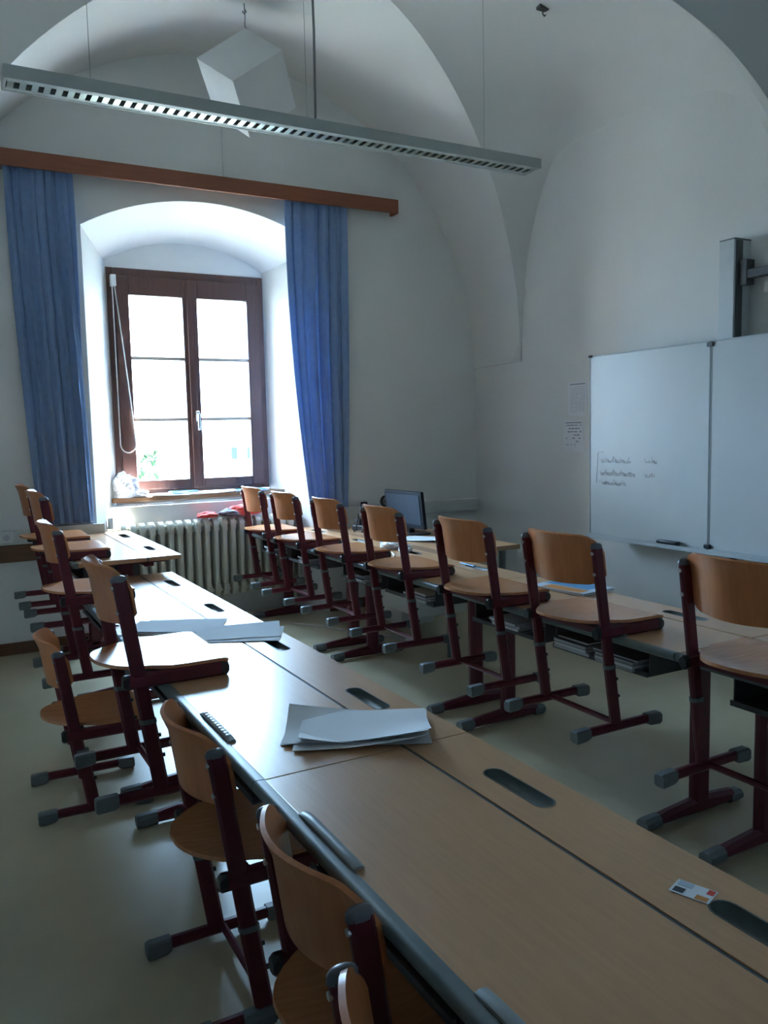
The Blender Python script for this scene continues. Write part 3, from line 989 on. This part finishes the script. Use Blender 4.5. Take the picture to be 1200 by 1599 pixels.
# ------------------------------------------------------------------ teacher's table with computer things
DT = .64
td = thing('teacher_table', 'wood topped teacher table with grey panel behind the right row', 'table', (2.52, 3.88, 0))
MB().box(0, .52, 0, 1.50, DT - .028, DT).build('table_top', M['laminate'], td, bevel=0.003)
MB().box(-.004, .0, 0, 1.50, DT - .027, DT - .001).box(.52, .523, 0, 1.5, DT - .027, DT - .001).box(0, .52, -.003, 0, DT - .027, DT - .001).build('edge_band', M['sill'], td)
for y in (.06, 1.40):
    for x in (.05, .43):
        MB().bar([(x + .02, y + .02, 0), (x + .02, y + .02, DT - .028)], .04, .04).build('leg', M['greyplastic'], td, smooth=True, angle=40)
MB().box(.455, .473, .10, 1.38, .25, DT - .029).build('modesty_panel', M['duct'], td, bevel=0.002)
pd = MB().box(.08, .44, .45, .92, .16, DT - .03).build('drawer_body', M['duct'], td, bevel=0.004)
for k in range(3):
    z0 = .17 + k * .145
    dr = MB().box(.062, .08, .455, .915, z0, z0 + .137).build('drawer', M['white'], td, bevel=0.003)
    MB().box(.050, .062, .60, .77, z0 + .10, z0 + .112).build('drawer_handle', M['greyplastic'], dr, bevel=0.002)

mo = thing('monitor', 'black flat computer monitor standing on teacher table', 'monitor', (2.765, 4.74, DT), math.radians(-86))
MB().box(-.22, .22, -.012, .014, .045, .295, Matrix.Rotation(math.radians(6), 4, 'X')).build('screen_housing', M['blackmatt'], mo, bevel=0.006)
MB().box(-.195, .195, -.0155, -.0118, .075, .272, Matrix.Rotation(math.radians(6), 4, 'X')).build('screen', M['screen'], mo)
MB().box(-.03, .03, .0, .04, .008, .16).build('stand_neck', M['black'], mo, bevel=0.005)
MB().prism(stadium(.04, 0, .19, .30, 8), 0, .010, Matrix.Rotation(math.radians(90), 4, 'Z')).build('stand_base', M['black'], mo, bevel=0.003)

ph = thing('telephone', 'black cordless telephone leaning in its cradle near the curtain', 'telephone', (2.70, 5.24, DT), math.radians(-25))
MB().box(-.045, .045, -.05, .05, 0, .03).box(-.035, .035, .012, .04, .03, .07).build('cradle', M['black'], ph, bevel=0.006)
hs = MB().box(-.026, .026, -.014, .014, .02, .19, Matrix.Rotation(math.radians(-14), 4, 'X')).build('handset', M['black'], ph, bevel=0.008)
MB().box(-.018, .018, -.0165, -.013, .125, .17, Matrix.Rotation(math.radians(-14), 4, 'X')).build('display', M['paperblue'], hs)
MB().box(-.019, .019, -.0165, -.013, .05, .115, Matrix.Rotation(math.radians(-14), 4, 'X')).build('keypad', M['bolt'], hs)

wc = thing('webcam', 'round black webcam on stalk between telephone and monitor', 'webcam', (2.80, 5.10, DT), math.radians(-30))
MB().tube([(0, 0, 0), (0, 0, .012)], [.045, .040], 20).build('foot', M['black'], wc, smooth=True)
MB().tube([(0, 0, .01), (0, .01, .08), (0, 0, .165)], .007, 8).build('stalk', M['black'], wc, smooth=True)
ringp = [(.030 * math.cos(a), 0, .195 + .034 * math.sin(a)) for a in [2 * math.pi * k / 24 for k in range(25)]]
MB().tube(ringp, .011, 8).build('ring', M['black'], wc, smooth=True)
MB().tube([(0, -.012, .195), (0, .012, .195)], .017, 16).build('lens', M['shelf'], wc, smooth=True)

ps = thing('power_strip', 'black cluster of plugs and adapters on far teacher table', 'power strip', (2.63, 5.00, DT), math.radians(-70))
MB().box(-.16, .16, -.03, .03, 0, .04).build('strip', M['black'], ps, bevel=0.006)
for k in range(4):
    MB().box(-.14 + .075 * k, -.095 + .075 * k, -.024, .024, .04, .085 + .012 * (k % 2)).build('plug', M['shelf'], ps, bevel=0.006)
    a = -.118 + .075 * k
    MB().tube([(a, 0, .085), (a + .01, -.02, .12), (a + .04, -.05, .10), (a + .05, -.09, .02), (a + .05, -.11, .006)], .0045, 6).build('cable', M['black'], ps, smooth=True)
sheets('paper_stack', 'white papers spread on teacher table beside the monitor', 'papers', (2.68, 4.42, DT + .0006), .4, .21, .297, 3, M['paper'], 77, spread=.03)
pencil('marker_pen', 'red marker lying on near part of teacher table', (2.70, 4.16, DT + .0006), 2.2, .15, .008, M['redplastic'], M['black'])
bs = thing('plastic_box', 'grey white plastic box on the floor beneath teacher table', 'box', (2.62, 4.02, 0))
bs.location = (2.86, 4.95, 0)
MB().loft([[Vector((a * .13, b * .17, 0)) for a, b in ((-1, -1), (1, -1), (1, 1), (-1, 1))], [Vector((a * .15, b * .19, .26)) for a, b in ((-1, -1), (1, -1), (1, 1), (-1, 1))],
           [Vector((a * .142, b * .182, .26)) for a, b in ((-1, -1), (1, -1), (1, 1), (-1, 1))], [Vector((a * .124, b * .164, .012)) for a, b in ((-1, -1), (1, -1), (1, 1), (-1, 1))]]).build('tub', M['duct'], bs, bevel=0.006)
MB().box(-.155, .155, -.195, .195, .245, .262).build('rim_lid', M['white'], bs, bevel=0.004)

cbp = [(2.12, 5.28, .006), (2.25, 5.10, .006), (2.33, 4.93, .006), (2.44, 4.80, .006), (2.52, 4.56, .006), (2.56, 4.40, .006)]
cb = thing('floor_cable', 'thin pale cable trailing on the floor under right row', 'cable', (2.12, 5.28, 0))
MB().tube([Vector(p) - Vector((2.12, 5.28, 0)) for p in cbp], .005, 6).build('sheath', M['cord'], cb, smooth=True)
MB().box(.42, .45, -.90, -.87, 0, .02).build('plug', M['white'], cb, bevel=0.003)

# ------------------------------------------------------------------ whiteboard
BX = 3.68
wb = thing('whiteboard', 'wide white enamel board with folding left wing on right wall', 'whiteboard', (BX, 3.05, .648))
BH = 1.121
for (a, b, nm) in ((.004, .922, 'wing_panel'), (-1.95, -.004, 'centre_panel')):
    p = MB().box(.002, .026, a, b, 0, BH).build(nm, M['board'], wb)
    f_ = MB().box(-.001, .03, a - .001, a + .004, -.005, BH + .005).box(-.001, .03, b - .004, b + .001, -.005, BH + .005).box(-.003, .03, a + .004, b - .004, BH - .003, BH + .005).box(-.003, .03, a + .004, b - .004, -.005, .004)
    f_.build('panel_frame', M['boardframe'], p, bevel=0.001)
for z in (.015, BH - .015):
    MB().box(-.012, .02, -.02, .02, z - .012, z + .012).build('hinge', M['black'], wb, bevel=0.004)
MB().tube([(-.004, .9, BH + .002), (-.004, .925, BH + .002)], .008, 8).build('corner_knob', M['black'], wb, smooth=True)
trb = MB().box(-.055, .0, -1.95, .90, -.020, -.008).box(-.055, -.051, -1.95, .90, -.008, .004).build('pen_ledge', M['boardframe'], wb, bevel=0.002)
# faded marker handwriting on the wing
hw = MB(); rnd = random.Random(5)
for (y0, z0, wd, ht) in ((.83, .455, .26, .040), (.83, .375, .30, .040), (.83, .315, .22, .035), (.46, .455, .10, .04), (.46, .375, .09, .035)):
    nn = int(wd / .013); pts = []
    for k in range(nn * 3):
        t = k / (nn * 3)
        pts.append((0.0015, y0 - wd * t + .006 * math.sin(k * 1.7), z0 + ht * (.5 + .5 * math.sin(k * 2.1 + rnd.uniform(-.6, .6))) * (.6 if k % 5 else 1.1)))
    for k in range(0, len(pts) - 1):
        if rnd.random() < .82:
            hw.tube([pts[k], pts[k + 1]], .0016, 4)
hw.tube([(0.0015, .862, .33), (0.0015, .85, .52), (0.0015, .80, .525)], .0018, 4)
hw.build('handwriting', M['marker'], wb)['kind'] = 'stuff'
er = thing('board_eraser', 'small black eraser lying on whiteboard ledge', 'eraser', (BX - .030, 3.30, .648 - .0078))
MB().box(-.018, .018, -.07, .07, .0, .012).build('felt', M['shelf'], er, bevel=0.002)
MB().box(-.020, .020, -.072, .072, .012, .032).build('grip', M['black'], er, bevel=0.005)

cl = thing('board_column', 'aluminium lifting column rising behind the whiteboard', 'column', (3.735, 2.955, 0))
MB().box(0, .131, .003, .096, .02, 2.290).build('profile', M['colpaint'], cl, bevel=0.003)
MB().box(.014, .060, -.004, .003, .02, 2.285).build('side_groove', M['aludark'], cl)
MB().box(0, .131, 0, .097, 2.290, 2.296).build('top_cap', M['greyplastic'], cl, bevel=0.002)
MB().box(-.06, .131, -.06, .16, 0, .02).build('foot_plate', M['greyplastic'], cl, bevel=0.003)
ar = thing('mounting_bracket', 'dark bracket arm with pale perforated plates beside aluminium column', 'bracket', (3.74, 2.95, 2.08))
MB().box(.025, .075, -.46, -.006, .0, .045).build('arm', M['shelf'], ar, bevel=0.004)
MB().box(.02, .085, -.05, -.006, -.03, .10).build('clamp', M['shelf'], ar, bevel=0.004)
for z in (.065, -.075):
    pp = MB().box(.090, .098, -.48, -.10, z - .0, z + .055).build('plate', M['duct'], ar, bevel=0.002)
    for y in (-.14, -.22, -.32, -.42):
        MB().tube([(.0905, y, z + .03), (.086, y, z + .03)], .009, 8).build('screw', M['black'], pp, smooth=True)
    MB().box(.098, .127, -.44, -.40, z, z + .05).build('stand_off', M['greyplastic'], pp)

for (yc, z0, h, w, lab, rows) in ((4.295, 1.405, .235, .19, 'upper printed white notice pinned left of the whiteboard', 14), (4.335, 1.165, .215, .20, 'lower printed white notice pinned left of the whiteboard', 7)):
    t = thing('notice_sheet', lab, 'notice', (XR, yc, z0), 0, 'notices on the board wall')
    MB().box(-.0022, -.0004, -w / 2, w / 2, 0, h).build('sheet', M['paper'], t)
    tx = MB(); rnd = random.Random(rows)
    hdl = MB().box(-.0028, -.0021, -w / 2 + .02, w / 2 - .02, h - .022, h - .016).build('headline', M['ink'], t)
    for k in range(rows):
        z = h - .04 - (h - .06) * k / rows
        y = w / 2 - .025
        while y > -w / 2 + .03:
            wl = rnd.uniform(.008, .03)
            if rnd.random() < (.9 if rows > 10 else .55):
                tx.box(-.0026, -.0021, max(y - wl, -w / 2 + .02), y, z, z + (.004 if rows > 10 else .007))
            y -= wl + .006
    tx.build('text_lines', M['inkfaint'] if rows > 10 else M['ink'], t)

# ------------------------------------------------------------------ ceiling things
LX0, LX1, LY0, LY1, LZ = .345, 3.105, 3.745, 3.890, 2.782
lm = thing('ceiling_luminaire', 'long grey louvred fluorescent luminaire hanging across the room', 'ceiling light', (LX0, LY0, LZ))
LL, LWd = LX1 - LX0, LY1 - LY0
bd = MB()
bd.box(0, LL, 0, .012, 0, .055).box(0, LL, LWd - .012, LWd, 0, .055).box(0, LL, .012, LWd - .012, .045, .055).box(0, .012, .012, LWd - .012, 0, .045).box(LL - .012, LL, .012, LWd - .012, 0, .045)
bd.build('housing', M['lampbody'], lm, bevel=0.002)
for y in (.012, LWd - .040):
    MB().prism([(0, 0), (.028, 0), (.018, .040), (.008, .040)], .014, LL - .014,
               Matrix.Translation((0, y, .002)) @ Matrix(((0, 0, 1, 0), (1, 0, 0, 0), (0, 1, 0, 0), (0, 0, 0, 1)))).build('side_reflector', M['lampbody'], lm)
blade = MB().prism([(-.013, 0), (.013, 0), (.0015, .036), (-.0015, .036)], .040, LWd - .040, Matrix(((1, 0, 0, 0), (0, 0, 1, 0), (0, 1, 0, 0), (0, 0, 0, 1)))).mesh('louvre_blade', M['louvre'])
nb_ = 58
for k in range(nb_):
    o = link(bpy.data.objects.new('louvre_blade', blade), lm); o.location = (.03 + (LL - .06) * k / (nb_ - 1), 0, .002)
for a, b in ((.02, LL / 2 - .01), (LL / 2 + .01, LL - .02)):
    MB().tube([(a, LWd / 2, .041), (b, LWd / 2, .041)], .0035, 10).build('lamp_tube', M['tube'], lm, smooth=True)
MB().tube([(1.405, LWd / 2, .055), (1.41, LWd / 2, .5), (1.405, LWd / 2, 1.045)], .0065, 8).build('suspension_cable', M['cable'], lm, smooth=True)
for x in (.35, 1.36, 2.42):
    xx = LX0 + x
    zt = ZS + max(vA(xx), vB(3.84, min(XR - xx, xx - X0))) - LZ
    MB().tube([(x, LWd / 2, .055), (x, LWd / 2, zt)], .0014, 6).build('suspension_wire', M['lampbody'], lm, smooth=True)

# hanging paper cube
ce = [Vector((-.3336, .7487, .5735)), Vector((.8065, -.0892, .5847)), Vector((.4893, .6579, -.5736))]
e1 = ce[0].normalized(); e2 = (ce[1] - e1 * ce[1].dot(e1)).normalized(); e3 = e1.cross(e2)
if e3.dot(ce[2]) < 0:
    e3 = -e3
cc = Vector((1.7515, 4.76, 3.376)); hs_ = .178
cu = thing('hanging_cube', 'large white paper cube hanging by its corner below vault', 'cube', cc)
vs = [e1 * a * hs_ + e2 * b * hs_ + e3 * c_ * hs_ for a in (-1, 1) for b in (-1, 1) for c_ in (-1, 1)]
cbm = MB().add(vs, [(0, 1, 3, 2), (4, 6, 7, 5), (0, 4, 5, 1), (2, 3, 7, 6), (0, 2, 6, 4), (1, 5, 7, 3)])
cbm.build('paper_box', M['cubepaper'], cu, bevel=0.003)
topv = (e1 + e2 - e3) * hs_
wire = MB()
p0 = topv - Vector((0, 0, .03))
MB().tube([topv + e3 * .07 - e1 * .03, topv + Vector((0, 0, .012)), topv + Vector((0, 0, .03))], .004, 6).build('top_clip', M['cubepaperedge'], cu, smooth=True)
zt = ZS + vA((cc + topv).x) - (cc + topv).z
MB().tube([topv + Vector((0, 0, .01)), topv + Vector((.004, 0, zt * .5)), topv + Vector((0, 0, zt))], .003, 6).build('hanging_wire', M['cable'], cu, smooth=True)
MB().tube([topv + Vector((0, 0, zt - .03)), topv + Vector((.012, 0, zt - .045)), topv + Vector((0, 0, zt - .06)), topv + Vector((-.012, 0, zt - .045))], .004, 6).build('ceiling_hook', M['cable'], cu, smooth=True)

hk = thing('ceiling_hook', 'small grey hook plate on the vault right of luminaire', 'hook', (3.287, 3.948, 3.765))
MB().box(-.035, .035, -.02, .02, -.008, .03).build('plate', M['shelf'], hk, bevel=0.004)
MB().tube([(0, 0, -.008), (0, 0, -.03), (.012, 0, -.04), (.022, 0, -.03)], .004, 6).build('hook', M['shelf'], hk, smooth=True)
